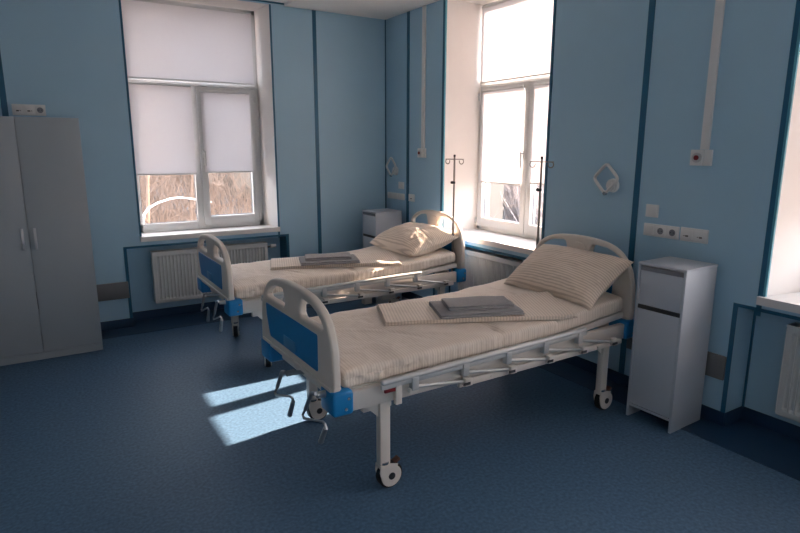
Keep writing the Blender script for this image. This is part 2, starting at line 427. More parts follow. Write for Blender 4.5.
# ------------------------------------------------------------------ wardrobe
wd = empty('wardrobe', (-3.59, -.30, 0)); tag(wd, 'tall pale grey two door wardrobe with vertical bar handles against the wall', 'wardrobe')
wx, wy = -3.59, -.30
m = MB()
m.box(-.43, -.412, -.255, .285, 0, 1.93, .001); m.box(.412, .43, -.255, .285, 0, 1.93, .001); m.box(-.412, .412, -.255, .285, 1.91, 1.93)
m.box(-.412, .412, .275, .285, .06, 1.91); m.box(-.412, .412, -.25, .275, .06, .078)
m.build('carcass', M['wardrobe'], wd)
MB().box(-.43, .43, -.27, -.256, 0, .058, .001).build('plinth', M['wardrobe'], wd)
for sg in (-1, 1):
    d_ = MB().box(*sorted((sg*.002, sg*.43)), -.275, -.257, .062, 1.93, .0015).build('door', M['wardrobe'], wd)
    m = MB(); hx = sg*.042
    m.box(hx-.009, hx+.009, -.305, -.293, .915, 1.083, .003); m.box(hx-.006, hx+.006, -.295, -.275, .93, .942); m.box(hx-.006, hx+.006, -.295, -.275, 1.056, 1.068)
    m.build('handle', M['alu'], d_)

# ------------------------------------------------------------------ bedside cabinets
def cabinet():
    r = empty('bedside_cabinet'); w, d, h = .31, .33, 1.02   # local: x = depth to the wall, y from -w to 0
    m = MB(); q = .016
    m.box(0, d, -q, 0, 0, h-.014, .001); m.box(0, d, -w, -w+q, 0, h-.014, .001); m.box(d-.008, d, -w+q, -q, .08, h-.014)
    m.box(.02, d-.008, -w+q, -q, .08, .095); m.box(0.0, .016, -w+q, -q, .075, .092, .001); m.box(.01, d-.008, -w+q, -q, .735, .75)
    m.build('carcass', M['white'], r)
    MB().box(-.003, d+.002, -w-.002, .002, h-.014, h, .002).build('top_panel', M['white'], r)
    dr = MB().box(.001, .017, -w+q+.002, -q-.002, .757, .972, .001).build('drawer', M['white'], r)
    m = MB(); m.box(-.001, .02, -w+q+.002, -q-.002, .973, .981); m.box(-.001, .004, -w+q+.002, -q-.002, .981, 1.0); plabel(m.build('pull_profile', M['handle'], dr), 'grey metal pull strip')
    do = MB().box(.001, .017, -w+q+.002, -q-.002, .095, .732, .001).build('door', M['white'], r)
    m = MB(); m.box(-.001, .02, -w+q+.002, -q-.002, .731, .755); plabel(m.build('pull_profile', M['dark'], do), 'dark pull groove')
    for y in (-.008, -w+.008):
        for x in (.03, d-.03): m = MB(); m.cyl((x, y, .003), 'z', .007, .006, 10); m.build('foot_pad', M['dark'], r)
    return r
cab = cabinet(); cab.location = (-.383, -3.728, 0); cab.rotation_euler.z = .03
tag(cab, 'tall narrow white bedside cabinet with drawer and door beside the near bed', 'bedside cabinet', 'bedside cabinets')
c2 = copy_tree(cab); c2.location = (-.43, -.205, 0); c2.rotation_euler.z = 0
tag(c2, 'tall narrow white bedside cabinet in the far corner, half hidden by the far pillow', 'bedside cabinet', 'bedside cabinets')

# ------------------------------------------------------------------ bed (local: x to the head, y to the far side, origin on the floor under the near foot leg)
def board(name, x0, ymin, ymax, zb, zt, par, blue_z, hole_z):
    """moulded end board with a domed top, two hand holes and a blue inlay"""
    yc, hw = (ymin+ymax)/2, (ymax-ymin)/2
    def curve(spl, depth, bev, mt, nm):
        cu = bpy.data.curves.new(nm, 'CURVE'); cu.dimensions = '2D'; cu.fill_mode = 'BOTH'; cu.extrude = depth/2-bev; cu.bevel_depth = bev; cu.bevel_resolution = 3; cu.offset = -bev
        for pts in spl:
            s_ = cu.splines.new('POLY'); s_.points.add(len(pts)-1)
            for i, (a, b_) in enumerate(pts): s_.points[i].co = (a, b_, 0, 1)
            s_.use_cyclic_u = True
        o = bpy.data.objects.new(nm, cu); COL.objects.link(o)
        dg = bpy.context.evaluated_depsgraph_get(); dg.update()
        me = bpy.data.meshes.new_from_object(o.evaluated_get(dg))
        bpy.data.objects.remove(o); bpy.data.curves.remove(cu)
        # (u,v,w) -> (x0+w, yc+u, v)
        for v in me.vertices: v.co = Vector((x0+v.co.z, yc+v.co.x, v.co.y))
        me.flip_normals() if False else None
        me.materials.clear(); me.materials.append(mt)
        for p_ in me.polygons: p_.use_smooth = True
        try: me.set_sharp_from_angle(angle=math.radians(50))
        except Exception: pass
        ob = bpy.data.objects.new(nm, me); COL.objects.link(ob); ob.parent = par; return ob
    th = .044
    def mir(l): return [(-a, b_) for a, b_ in l[::-1]]
    hT = zt-zb
    k = hT/.455
    rt = [(hw-.02, zb+.01), (hw, zb+.05*k), (hw-.003, zb+.20*k), (hw-.018, zb+.26*k), (hw-.04, zb+.315*k), (hw-.075, zb+.36*k), (hw-.125, zb+.40*k), (hw-.19, zb+.428*k), (hw-.28, zb+.447*k), (.06, zt)]
    # subdivide smoothly
    def smooth(l, it=2):
        for _ in range(it):
            o_ = [l[0]]
            for a, b_ in zip(l, l[1:]):
                o_ += [(a[0]*.75+b_[0]*.25, a[1]*.75+b_[1]*.25), (a[0]*.25+b_[0]*.75, a[1]*.25+b_[1]*.75)]
            o_.append(l[-1]); l = o_
        return l
    out = smooth(rt); out = out+mir(out)
    h0, h1 = hole_z
    hr = [(.112, h0+.004), (.098, h0+.02), (.10, h0+.05), (.113, h1-.022), (.122, h1-.004), (.14, h1+.002), (.235, h1-.006), (.295, h1-.026), (.345, h1-.056), (.362, h1-.075), (.365, h0+.012), (.352, h0), (.125, h0)]
    hr = [(a*hw/.465, b_) for a, b_ in hr]
    bd = curve([out, hr, mir(hr)], th, .013, M['abs'], name)
    b0, b1 = blue_z
    bl = [(-.295, b0), (.318, b0), (.33, b0+.012), (.368, b0+.12), (.375, b1-.008), (.367, b1), (-.302, b1), (-.31, b1-.008), (-.305, b0+.01)]
    bl = [(a*hw/.465, b_) for a, b_ in bl]
    plabel(curve([bl], th+.006, .004, M['blue'], 'inlay_panel'), 'blue inlay panel').parent = bd
    # grooves: a raised ledge along the bottom edge
    m = MB(); m.box(x0-th/2-.008, x0+th/2+.008, ymin+.02, ymax-.02, zb+.03, zb+.047, .004); m.build('ledge', M['abs'], bd)
    return bd

def bolt(m, c, ax='y'): m.cyl(c, ax, .0085, .01, 6)
def make_bed():
    r = empty('hospital_bed')
    m = MB()
    for y in (-.03, .866): m.box(-.27, 1.84, y, y+.04, .48, .578, .006)
    for x in (-.26, .62, 1.12, 1.80): m.box(x, x+.04, .01, .866, .49, .55, .004)
    m.box(-.04-.1, .02, .02, .05, .43, .48); m.box(1.6, 1.7, .02, .05, .43, .48)
    m.build('bed_frame', M['frame'], r)
    # deck of pressed sheet panels; the back panel is slightly raised
    m = MB(); m.box(-.235, .28, .0, .876, .572, .586, .004); m.box(.29, .74, .0, .876, .572, .586, .004); m.box(.75, 1.14, .0, .876, .572, .586, .004)
    m.box(1.15, 1.81, .0, .876, .555, .598, .006, rot=Matrix.Rotation(-.085, 4, 'Y'), piv=(1.15, .44, .58))
    for i in range(5):
        pass
    m.build('mattress_deck', M['frame'], r)
    f = board('footboard', -.305, -.035, .925, .562, 1.018, r, (.645, .835), (.872, .966))
    MB().box(-.334, -.328, .40, .56, .655, .715, .001).build('sticker', M['sticker'], f)
    hb = board('headboard', 1.855, -.035, .905, .562, 1.10, r, (.67, .90), (.932, 1.052))
    MB().prism([(.435+.085*math.cos(a*PI/12), 1.0+.055*math.sin(a*PI/12)) for a in range(24)], 'x', 1.825, 1.835, .002).build('emblem_pad', M['abs'], hb)
    # blue corner brackets
    for x0, x1 in ((-.335, -.225), (1.78, 1.89)):
        for y0, y1, s_ in ((-.048, .10, -1), (.79, .945, 1)):
            m = MB(); m.box(x0, x1, y0, y1, .474, .597, .018, 3); 
            o = plabel(m.build('corner_bracket', M['blue'], r), 'blue plastic corner bracket')
            ye = y0 if s_ < 0 else y1
            for bx_, bz_ in ((x1-.03, .56), (x1-.045, .51)):
                m = MB(); bolt(m, (bx_, ye, bz_)); m.build('bolt', M['steel'], o)
    # legs with castors
    for lx, d in ((-.04, 1), (1.63, 1)):
        for ly in (0, .876):
            m = MB(); m.box(lx-.03, lx+.03, ly-.022, ly+.022, .135, .482, .006); 
            m.prism([(lx-.03, .48), (lx-.03, .40), (lx-.11, .48)], 'y', ly-.004, ly+.004)
            lg = m.build('leg', M['frame'], r)
            wx_ = lx+.034; m = MB(); m.cyl((lx, ly, .146), 'z', .03, .012, 20); plabel(m.build('collar', M['steel'], lg), 'chrome collar'); m = MB()
            for sg in (-1, 1):
                pl = [(wx_+.058*math.cos(a*PI/10), .069+.058*math.sin(a*PI/10)) for a in range(-9, 4)]+[(wx_+.04, .125), (lx+.03, .138), (lx-.03, .138), (lx-.034, .10)]
                y_ = ly+sg*.024; m.prism(pl, 'y', y_-.004, y_+.004, .0015)
            m.box(lx-.03, lx+.035, ly-.026, ly+.026, .118, .134, .004)
            m.build('castor_fork', M['frame'], lg)
            m = MB(); m.cyl((wx_, ly, .069), 'y', .0685, .036, 32); m.build('tyre', M['black'], lg)
            m = MB(); m.cyl((wx_, ly, .069), 'y', .019, .062, 20); m.build('axle_cap', M['dark'], lg)
            m = MB(); m.box(wx_+.02, wx_+.06, ly-.018, ly+.018, .128, .142, .004, rot=Matrix.Rotation(-.5, 4, 'Y')); m.build('brake_lever', M['brown'], lg)
    # folding side rails, lowered, on both long sides
    for s_, y in ((-1, -.062), (1, .938)):
        m = MB(); n = 14; 
        R_ = Matrix.Rotation(-.016, 4, 'Y')
        m.box(-.09, 1.36, y-.013, y+.012, .568, .592, .003, 2, rot=R_, piv=(-.065, y, .6)); m.box(-.09, 1.36, y-.020, y+.014, .590, .617, .012, 4, rot=R_, piv=(-.065, y, .6))
        sr = m.build('side_rail', M['railgrey'], r)
        m = MB(); m.box(.40, 1.735, y+(.008 if s_ < 0 else -.03), y+(.03 if s_ < 0 else -.008), .462, .50, .004); 
        for x in (.62, 1.5): m.cyl((x, y+(.006 if s_ < 0 else -.006), .481), 'y', .007, .008, 10)
        m.build('lower_channel', M['frame'], sr)
        for i, x in enumerate((.10, .42, .72, 1.01, 1.30)):
            m = MB(); y2 = y-.004*s_
            # folded post lying almost flat, its upper clamp and lower pivot
            zt = .585+(x+.06)*.016
            m.box(x-.02, x+.02, y-.022, y+.015, zt-.058, zt+.012, .005)
            m.tube([(x+.0, y+.002, zt-.045), (x+.33, y+.002, .492+.004)], .0095, 10)
            m.build('folded_post', M['railgrey'], sr)
            m = MB(); m.box(x+.315-.0, x+.362, y-.024, y+.012, .476, .520, .004); m.box(x+.30, x+.34, y-.019, y-.015, .485, .495); m.build('post_joint', M['frame'], sr)
            m = MB(); m.box(x+.300, x+.345, y-.0265, y-.022, .485, .500); m.build('joint_gap', M['dark'], sr)  # dark plate standing in for the shaded gap in the joint
        m = MB(); m.box(-.01, .025, y-.013, y+.013, .475, .585, .004); m.box(.07, .12, y-.016, y+.010, .515, .54, .004); m.build('rail_catch', M['frame'], sr)
        m = MB(); m.box(-.07, -.002, y-.008, y+.006, .547, .569, .003); plabel(m.build('release_lever', M['red'], sr), 'red release lever')
    # two folded cranks under the foot end
    for dy in (0, -.38):
        m = MB(); hy, hz = .42+dy, .585 if dy else .56
        m.tube([(.35, hy, .53), (-.2, hy, .53), (-.375, hy, hz-.012)], .012, 10); m.cyl((-.355, hy, hz-.012), 'x', .0155, .045, 12)
        ck = m.build('crank', M['darksteel'], r)
        m = MB(); m.tube([(-.385, hy-.01, hz+.0), (-.39, hy+.03, hz-.01), (-.395, hy+.10, hz-.12)], [.010, .011, .010], 10)
        m.tube([(-.395, hy+.10, hz-.12), (-.40, hy+.125, hz-.158), (-.405, hy+.095, hz-.162), (-.41, hy-.13, hz-.082), (-.41, hy-.155, hz-.082), (-.41, hy-.165, hz-.105)], .0065, 8)
        m.build('crank_arm', M['darksteel'], ck)
        m = MB(); m.tube([(-.41, hy-.162, hz-.098), (-.405, hy-.095, hz-.198)], [.011, .0135], 12); m.build('crank_grip', M['darksteel'], ck)
    # lifting linkage under the deck
    m = MB(); m.box(1.02, 1.10, .36, .42, .28, .50, .005); m.box(1.20, 1.34, .34, .44, .30, .49, .005); m.tube([(.3, .44, .50), (1.3, .44, .46)], .016, 10)
    m.tube([(.35, .09, .50), (1.0, .09, .46)], .014, 10); m.box(.3, 1.5, .865-.06, .865-.03, .43, .48)
    m.build('lift_linkage', M['frame'], r)
    return r
O1 = (-2.107, -3.608); R1 = .01
O2 = (-2.055, -1.721); R2 = 0.
bed = make_bed(); bed.location = (*O1, 0); bed.rotation_euler.z = R1
tag(bed, 'nearest hospital bed, ivory frame on castors with blue inlay and folded side rail', 'bed', 'hospital beds')
bed2 = copy_tree(bed); bed2.location = (*O2, 0); bed2.rotation_euler.z = R2
tag(bed2, 'farther hospital bed beside the back window, ivory frame with blue footboard inlay', 'bed', 'hospital beds')
# the foot castors of the farther bed are swivelled towards the room
for lg in [c_ for c_ in bed2.children if c_.name.startswith('leg')]:
    bb_ = [Vector(q) for q in lg.bound_box]; lx_ = sum(q.x for q in bb_)/8+.04 if False else (-.04 if min(q.x for q in bb_) < .5 else 1.63)
    if lx_ > 0: continue
    ly_ = sum(q.y for q in bb_)/8; p_ = Vector((lx_, ly_, 0))
    for ch in lg.children: ch.matrix_local = Matrix.Translation(p_) @ Matrix.Rotation(1.25, 4, 'Z') @ Matrix.Translation(-p_)

# ------------------------------------------------------------------ bedding
def loft_box(L, W, Hh, r, nx, nc, deform=None, rx=None):
    """rounded box from 0..L, centred in y, z from 0..Hh"""
    rx = rx or r; b = bmesh.new(); rings = []
    xs = [rx*(1-math.cos(PI/2*i/5)) for i in range(6)]
    xs = xs[:-1]+[rx+(L-2*rx)*i/nx for i in range(nx+1)]+[L-x for x in xs[:-1]][::-1]
    for x in xs:
        e = min(x, L-x); ins = 0 if e >= rx else rx-math.sqrt(max(0, rx*rx-(rx-e)**2))
        ins *= min(1, (Hh/2-.0005)/rx)
        w, h = W/2-ins, Hh/2-ins; rr = max(.0005, min(r, w, h)-.0)
        rr = min(rr, h)
        pts = []
        for (cy, cz, a0) in ((w-rr, h-rr, 0), (-(w-rr), h-rr, PI/2), (-(w-rr), -(h-rr), PI), (w-rr, -(h-rr), 1.5*PI)):
            for k in range(5): a = a0+PI/2*k/4; pts.append((cy+rr*math.cos(a), cz+rr*math.sin(a)))
            # straight run along the long faces
            if a0 in (0, PI):
                for k in range(1, nc):
                    f = k/nc; pts.append((cy*(1-2*f) if a0 == 0 else cy+(-2*cy)*f, (h if a0 == 0 else -h)))
            else:
                for k in range(1, 4):
                    f = k/4; pts.append(((-w if a0 == PI/2 else w), cz*(1-2*f)))
        rings.append([b.verts.new((x, y, z+Hh/2)) for y, z in pts])
    n = len(rings[0])
    for A, B in zip(rings, rings[1:]):
        for j in range(n): b.faces.new((A[j], B[j], B[(j+1) % n], A[(j+1) % n]))
    b.faces.new(rings[0]); b.faces.new(rings[-1][::-1])
    bmesh.ops.recalc_face_normals(b, faces=b.faces[:])
    if deform:
        for v in b.verts: v.co = deform(v.co.copy())
    m = MB(); m.add(b); return m

def lift(x):   # height of the mattress above its foot level at bed x
    if x < 1.10: return .012*math.sin(max(0, x)*1.3)
    t_ = (x-1.10); return .012+t_*.092
MX0, MY = -.262, .438
CREASE = [(.05, .45, -.5, .35, .006), (.25, .25, -.9, .25, -.006), (.45, .15, -.35, .3, .005), (-.05, .2, .3, .2, .006), (.75, .15, 1.35, .25, -.010), (1.0, .2, 1.1, .2, .006),
          (1.2, .2, 1.9, .25, -.009), (1.05, .65, .2, .3, .005), (.15, .7, .1, .3, -.005), (-.12, .55, 1.2, .3, .005), (1.3, .55, 1.5, .3, .006), (.55, .05, .1, .3, .004)]
def matt_deform(sd):
    def f(c):
        x = c.x+MX0; y = c.y+MY; z = c.z
        n1 = noise.noise(Vector((x*3+sd, y*3, z*2))); n2 = noise.noise(Vector((x*9+sd, y*7, z*5)))
        edge = abs(c.y)/.45
        up = z > .06
        z2 = .588+z+lift(x)
        if up:
            z2 += .007*n1+.005*n2
            for (px_, py_, an_, ln_, am_) in CREASE:
                ca_, sa_ = math.cos(an_), math.sin(an_); u_ = (x-px_)*ca_+(y-py_)*sa_; w_ = -(x-px_)*sa_+(y-py_)*ca_+.02*math.sin(u_*9+px_)
                z2 += am_*math.exp(-(w_/.012)**2)*max(0, 1-(u_/ln_)**2)
            z2 += .008*(1-edge**2)-.010*edge**4
            for xc, dp, sk in ((.70, .012, .35), (1.12, .018, .42)):
                q = (x-xc-sk*(.25-abs(y-.0)*.3)*(1 if y < .45 else 1)*.5)/.018
                z2 -= dp*math.exp(-q*q)*(.5+.5*math.cos(min(1, max(0, y)/.6)*PI))
        side = max(0, edge-.9)/.1
        y2 = y+(1 if c.y > 0 else -1)*side*(.010*n2+.008*n1+.0025*math.sin(x*150+5*n1)+max(0, 1-abs(x+.1)/.3)*.016*noise.noise(Vector((x*22, z*30+sd, 1))))
        if x < -.2: z2 -= (.0 if not up else .012*(-.2-x)/.06)
        return Vector((x, y2, z2))
    return f
def mattress(O, Rz, sd, label):
    m = loft_box(2.05, .90, .105, .024, 160, 40, matt_deform(sd))
    o = m.build('mattress', M['sheet']); o.location = (*O, 0); o.rotation_euler.z = Rz
    tag(o, label, 'mattress', 'mattresses on the beds'); return o
mattress(O1, R1, 1.3, 'mattress in a striped beige sheet on the bed nearest the camera')
mattress(O2, R2, 5.1, 'mattress in a striped beige sheet on the farther bed')

def ztop(x, y): 
    e = abs(y-MY)/.45
    return .588+.105+lift(x)+.008*(1-e*e)-.010*e**4
def place(m, name, mt, O, Rz, x, y, ang, z):
    o = m.build(name, mt); c, s_ = math.cos(Rz), math.sin(Rz)
    o.location = (O[0]+c*x-s_*y, O[1]+s_*x+c*y, z); o.rotation_euler.z = Rz+ang; return o
def coverlet(O, Rz, x, y, ang, L, W, h, sd, label):
    """folded in layers, the fold towards the foot; origin at its near foot corner"""
    ca, sa = math.cos(ang), math.sin(ang)
    root = None
    m = MB()
    for k in range(3):
        hh = h/3
        def df(c, k=k):
            xx, yy = c.x*(1-.012*k)+.004*k, (c.y+W/2)*(1-.01*((k*7) % 3))
            bx_, by_ = x+ca*xx-sa*yy, y+sa*xx+ca*yy
            b_ = ztop(bx_, by_)
            zz = b_+k*hh+c.z*.96+.003*noise.noise(Vector((xx*8+sd+k, yy*8, 0)))+.004
            return Vector((xx, yy, zz))
        m.bm.from_mesh(_tmp(loft_box(L, W, hh, hh*.49, 60, 16, df)))
    o = place(m, 'folded_coverlet', M['spread'], O, Rz, x, y, ang, 0)
    tag(o, label, 'coverlet', 'folded coverlets'); return o
def _tmp(mb):
    me = bpy.data.meshes.new('t'); mb.bm.to_mesh(me); mb.bm.free(); return me
ANG = -.42
coverlet(O1, R1, .215, .414, ANG, 1.17, .43, .024, 2, 'striped beige coverlet folded flat across the near bed, under grey towels')
coverlet(O2, R2, .13, .35, ANG+.08, 1.12, .43, .024, 8, 'striped beige coverlet folded flat across the farther bed, under grey towels')
def towel(O, Rz, x, y, ang, L, W, h, z0, sd, label, grp, bxy=None):
    def df(c):
        xx, yy = c.x, c.y+W/2
        zz = c.z*(1-.25*max(0, 1-min(xx, L-xx)/.04)**2)+.0045*noise.noise(Vector((xx*10+sd, yy*10, c.z*20)))
        return Vector((xx+.003*noise.noise(Vector((yy*9, sd, 1))), yy+.004*noise.noise(Vector((xx*7, sd, 2))), zz))
    m = MB()
    for k in range(2):
        hh = h/2
        me = _tmp(loft_box(L*(1-.01*k), W*(1-.02*k), hh, hh*.49, 40, 14, lambda c, k=k: df(c)+Vector((0, .002*k, k*hh))))
        m.bm.from_mesh(me)
    o = place(m, 'folded_towel', M['towel'], O, Rz, x, y, ang, z0)
    o.rotation_euler.y = -.008
    tag(o, label, 'towel', grp); return o
towel(O1, R1, .515, .275, ANG+.03, .51, .32, .026, .736, 1, 'larger dark grey towel, folded, at the bottom of the pair on the near bed', 'towels on the near bed')
towel(O1, R1, .60, .315, ANG+.0, .41, .21, .028, .762, 2, 'smaller grey towel, folded, on top of the pair on the near bed', 'towels on the near bed')
towel(O2, R2, .36, .24, ANG+.10, .50, .30, .026, .736, 3, 'larger dark grey towel, folded, at the bottom of the pair on the farther bed', 'towels on the farther bed')
towel(O2, R2, .42, .29, ANG+.07, .40, .20, .028, .762, 4, 'smaller grey towel, folded, on top of the pair on the farther bed', 'towels on the farther bed')

def pillow(O, Rz, sd, label, A=.40, B=.245, Tk=.115, yaw=0, dx=0, dy=0, tilt=.58, z=.855):
    """leans on the headboard: local u runs along the bed width, v up the slope"""
    N = 40; b = bmesh.new(); top, bot = [], []
    for i in range(N+1):
        rt, rb = [], []
        for j in range(N+1):
            u, v = -1+2*i/N, -1+2*j/N
            t_ = Tk*(max(0, 1-abs(u)**2.6)*max(0, 1-abs(v)**2.6))**.52
            x = B*v*(1-.10*(1-u*u)*abs(v)**3); y = A*u*(1-.07*(1-v*v)*abs(u)**3)
            w = .014*noise.noise(Vector((u*2.2+sd, v*2.2, 0)))+.006*noise.noise(Vector((u*6+sd, v*5, 2)))
            k = (1-abs(u)**4)*(1-abs(v)**4)
            # radiating creases towards the corners
            cr = .004*math.sin(math.atan2(v, u)*22+sd)*(max(abs(u), abs(v))**3)*k
            rt.append(b.verts.new((x, y, t_+k*w+cr)))
            rb.append(rt[-1] if i in (0, N) or j in (0, N) else b.verts.new((x, y, -t_*.8+k*w*.4)))
        top.append(rt); bot.append(rb)
    for i in range(N):
        for j in range(N):
            b.faces.new((top[i][j], top[i+1][j], top[i+1][j+1], top[i][j+1]))
            b.faces.new((bot[i][j], bot[i][j+1], bot[i+1][j+1], bot[i+1][j]))
    bmesh.ops.recalc_face_normals(b, faces=b.faces[:])
    m = MB(); m.add(b)
    o = m.build('pillow', M['case'])
    c, s_ = math.cos(Rz), math.sin(Rz); x, y = 1.625+dx, .395+dy
    o.location = (O[0]+c*x-s_*y, O[1]+s_*x+c*y, z)
    o.rotation_euler = (Matrix.Rotation(Rz+yaw, 4, 'Z') @ Matrix.Rotation(-tilt, 4, 'Y')).to_euler()
    tag(o, label, 'pillow', 'pillows'); return o
pillow(O1, R1, 3, 'plump striped beige pillow leaning on the headboard of the near bed', dx=.012, dy=-.02, Tk=.125)
pillow(O2, R2, 9, 'sunlit striped beige pillow leaning on the headboard of the farther bed', dx=-.05, dy=.01, tilt=.24, z=.835, B=.27, Tk=.135)

# ------------------------------------------------------------------ drip stands
def drip():
    r = empty('drip_stand')
    m = MB(); m.tube([(0, 0, .47), (0, 0, 1.03)], .012, 12); m.build('lower_pole', M['polegrey'], r)
    m = MB(); m.tube([(0, 0, 1.0), (0, 0, 1.63)], .0085, 12); up = m.build('upper_pole', M['polegrey'], r)
    m = MB(); m.cyl((0, 0, 1.635), 'z', .010, .018, 14); m.build('finial', M['dark'], up)
    m = MB(); m.cyl((0, .014, 1.395), 'y', .013, .034, 14); m.cyl((0, 0, 1.395), 'z', .011, .02, 14); m.build('clamp_knob', M['dark'], r)
    m = MB(); m.tube([(0, -.095, 1.604), (0, .095, 1.604)], .0042, 8)
    hk = m.build('hook_bar', M['polegrey'], up)
    for s_ in (-1, 1):
        m = MB(); c_ = (0, s_*.073, 1.584)
        m.tube([(0, s_*.095, 1.604)]+[(0, c_[1]+s_*.022*math.cos(a), c_[2]+.022*math.sin(a)) for a in [PI/2*.6-i*PI*1.45/10 for i in range(11)]], .0045, 8)
        m.build('hook', M['polegrey'], hk)
    m = MB(); m.cyl((0, 0, .53), 'z', .014, .10, 14); m.build('socket_sleeve', M['steel'], r)
    return r
d1 = drip(); d1.location = (-.272, -1.682, 0); d1.rotation_euler.z = .35
tag(d1, 'thin steel drip pole with two hooks at the head of the farther bed', 'drip stand', 'drip stands')
d2 = copy_tree(d1); d2.location = (-.262, -2.745, 0); d2.rotation_euler.z = .35
tag(d2, 'thin steel drip pole with two hooks behind the pillow of the near bed', 'drip stand', 'drip stands')

# ------------------------------------------------------------------ wall fittings
def plate(P, a0, a1, z0, z1, name, label, cat, ins, group=None):
    r = empty(name, P((a0+a1)/2, 0, (z0+z1)/2)); tag(r, label, cat, group); R = Vector(r.location)
    def bx(m, x0, x1, b0, b1, c0, c1, bev=0):
        p_, q = P(x0, b0, c0), P(x1, b1, c1)
        m.box(min(p_[0], q[0]), max(p_[0], q[0]), min(p_[1], q[1]), max(p_[1], q[1]), c0, c1, bev)
    m = MB(); bx(m, a0, a1, -.010, 0, z0, z1, .003); bmesh.ops.translate(m.bm, vec=-R, verts=m.bm.verts); m.build('cover_frame', M['plug'], r)
    n = len(ins); w = (a1-a0)/n
    for i, k in enumerate(ins):
        c = a0+w*(i+.5); zc = (z0+z1)/2; h = (z1-z0)*.36
        m = MB(); bx(m, c-w*.40, c+w*.40, -.013, -.009, zc-h, zc+h, .0015)
        bmesh.ops.translate(m.bm, vec=-R, verts=m.bm.verts)
        nm = {'s': 'power_socket', 'd': 'data_socket', 'b': 'blank_insert', 'w': 'rocker'}[k]
        ins_o = m.build(nm, M['plug'], r)
        m = MB()
        if k == 's':
            p0, p1 = P(c, -.0145, zc), P(c, -.0125, zc); m.tube([p0, p1], h*.72, 20)
            bmesh.ops.translate(m.bm, vec=-R, verts=m.bm.verts); q = m.build('socket_well', M['handle'], ins_o)
            m = MB()
            for s_ in (-1, 1): m.tube([P(c+s_*.010, -.0155, zc), P(c+s_*.010, -.014, zc)], .0035, 10)
            bmesh.ops.translate(m.bm, vec=-R, verts=m.bm.verts); m.build('contact_hole', M['dark'], ins_o)
        elif k == 'd':
            bx(m, c-.012, c+.008, -.0145, -.0125, zc-.014, zc-.004); bx(m, c+.012, c+.022, -.0145, -.0125, zc-.010, zc-.006)
            bmesh.ops.translate(m.bm, vec=-R, verts=m.bm.verts); m.build('jack', M['dark'], ins_o)
        else: m.bm.free()
plate(back, -3.605, -3.365, 1.965, 2.055, 'socket_strip', 'white triple socket strip on the wall just above the wardrobe', 'socket', 'dds')
plate(right, -3.734, -3.476, 1.125, 1.209, 'socket_strip', 'white double power socket with a blank section above the near bedside cabinet', 'socket', 'ssb')
plate(right, -3.928, -3.745, 1.124, 1.212, 'socket_strip', 'white double data outlet above the near bedside cabinet, next to the power sockets', 'socket', 'dd')
plate(right, -3.574, -3.480, 1.252, 1.337, 'light_switch', 'single white switch above the power sockets of the near bed', 'switch', 'w')
plate(right, -.405, -.292, 1.246, 1.325, 'light_switch', 'single white switch above the sockets over the far corner cabinet', 'switch', 'w')
plate(right, -.415, -.050, 1.123, 1.196, 'socket_strip', 'white triple socket strip above the far corner cabinet', 'socket', 'bbb')
plate(right, -.622, -.508, 1.122, 1.203, 'socket_strip', 'white single data outlet right of the stripe above the far headboard', 'socket', 'd')
tag(bpy.data.objects['socket_strip.004'], 'white single data outlet between the teal stripe and window, above the far headboard')

def callbox(y, label, label2):
    r = empty('call_button', (0, y, 1.65)); tag(r, label, 'call button', 'nurse call buttons')
    MB().box(-.028, 0, -.022, .060, -.048, .048, .004).build('button_box', M['plug'], r)
    MB().box(-.020, 0, -.070, -.024, -.048, .048, .003).build('junction_cover', M['plug'], r)
    m = MB(); m.cyl((-.030, .014, 0), 'x', .030, .01, 24); ring = m.build('button_ring', M['alu'], r)
    m = MB(); m.cyl((-.036, .014, 0), 'x', .015, .012, 20); plabel(m.build('push_button', M['red'], r), 'red push button')
    o = MB().box(-.018, 0, -.026, .026, 0, H-1.699, .002).build('cable_trunking', M['plug']); o.location = (0, y-.018, 1.699)
    tag(o, label2, 'cable duct', 'cable ducts up the wall')
callbox(-3.83, 'square white call box with red button on the wall beyond the near bed', 'white cable duct rising to the ceiling from the call box beyond the near bed')
callbox(-.765, 'square white call box with red button between the far corner and the window', 'white cable duct rising to the ceiling from the far call box beside the window')
def hanger(y, label):
    r = empty('wall_holder', (0, y, 1.49)); tag(r, label, 'wall holder', 'diamond ring holders')
    pts = [(.002, .112), (.113, .0), (-.014, -.118), (-.113, .0)]
    # rounded diamond ring
    poly = []
    P4 = [Vector(p_) for p_ in [(0, .112), (.108, .004), (.0, -.105), (-.108, .004)]]
    for i in range(4):
        a, b_, c_ = P4[i-1], P4[i], P4[(i+1) % 4]
        q0 = b_+(a-b_)*.22; q1 = b_+(c_-b_)*.22
        for k in range(6):
            f = k/5; poly.append(q0*(1-f)**2+b_*2*f*(1-f)+q1*f*f)
    m = MB(); ring = [(-.05, p_.x, p_.y) for p_ in poly]; m.tube(ring+[ring[0], ring[1]], .0115, 10, caps=False); m.build('holder_ring', M['plug'], r)
    m = MB(); m.cyl((-.012, -.03, -.045), 'x', .046, .024, 28, r2=.05); m.cyl((-.03, -.035, -.055), 'x', .03, .02, 20); m.build('wall_rose', M['plug'], r)
    m = MB(); m.tube([(-.03, -.03, -.065), (-.05, -.01, -.095)], .009, 10); m.cyl((-.055, -.004, -.10), 'x', .013, .022, 14); plabel(m.build('clamp', M['steel'], r), 'shiny steel clamp')
hanger(-3.168, 'white diamond shaped ring holder on the wall over the near headboard')
hanger(-.200, 'white diamond shaped ring holder on the wall in the far corner')

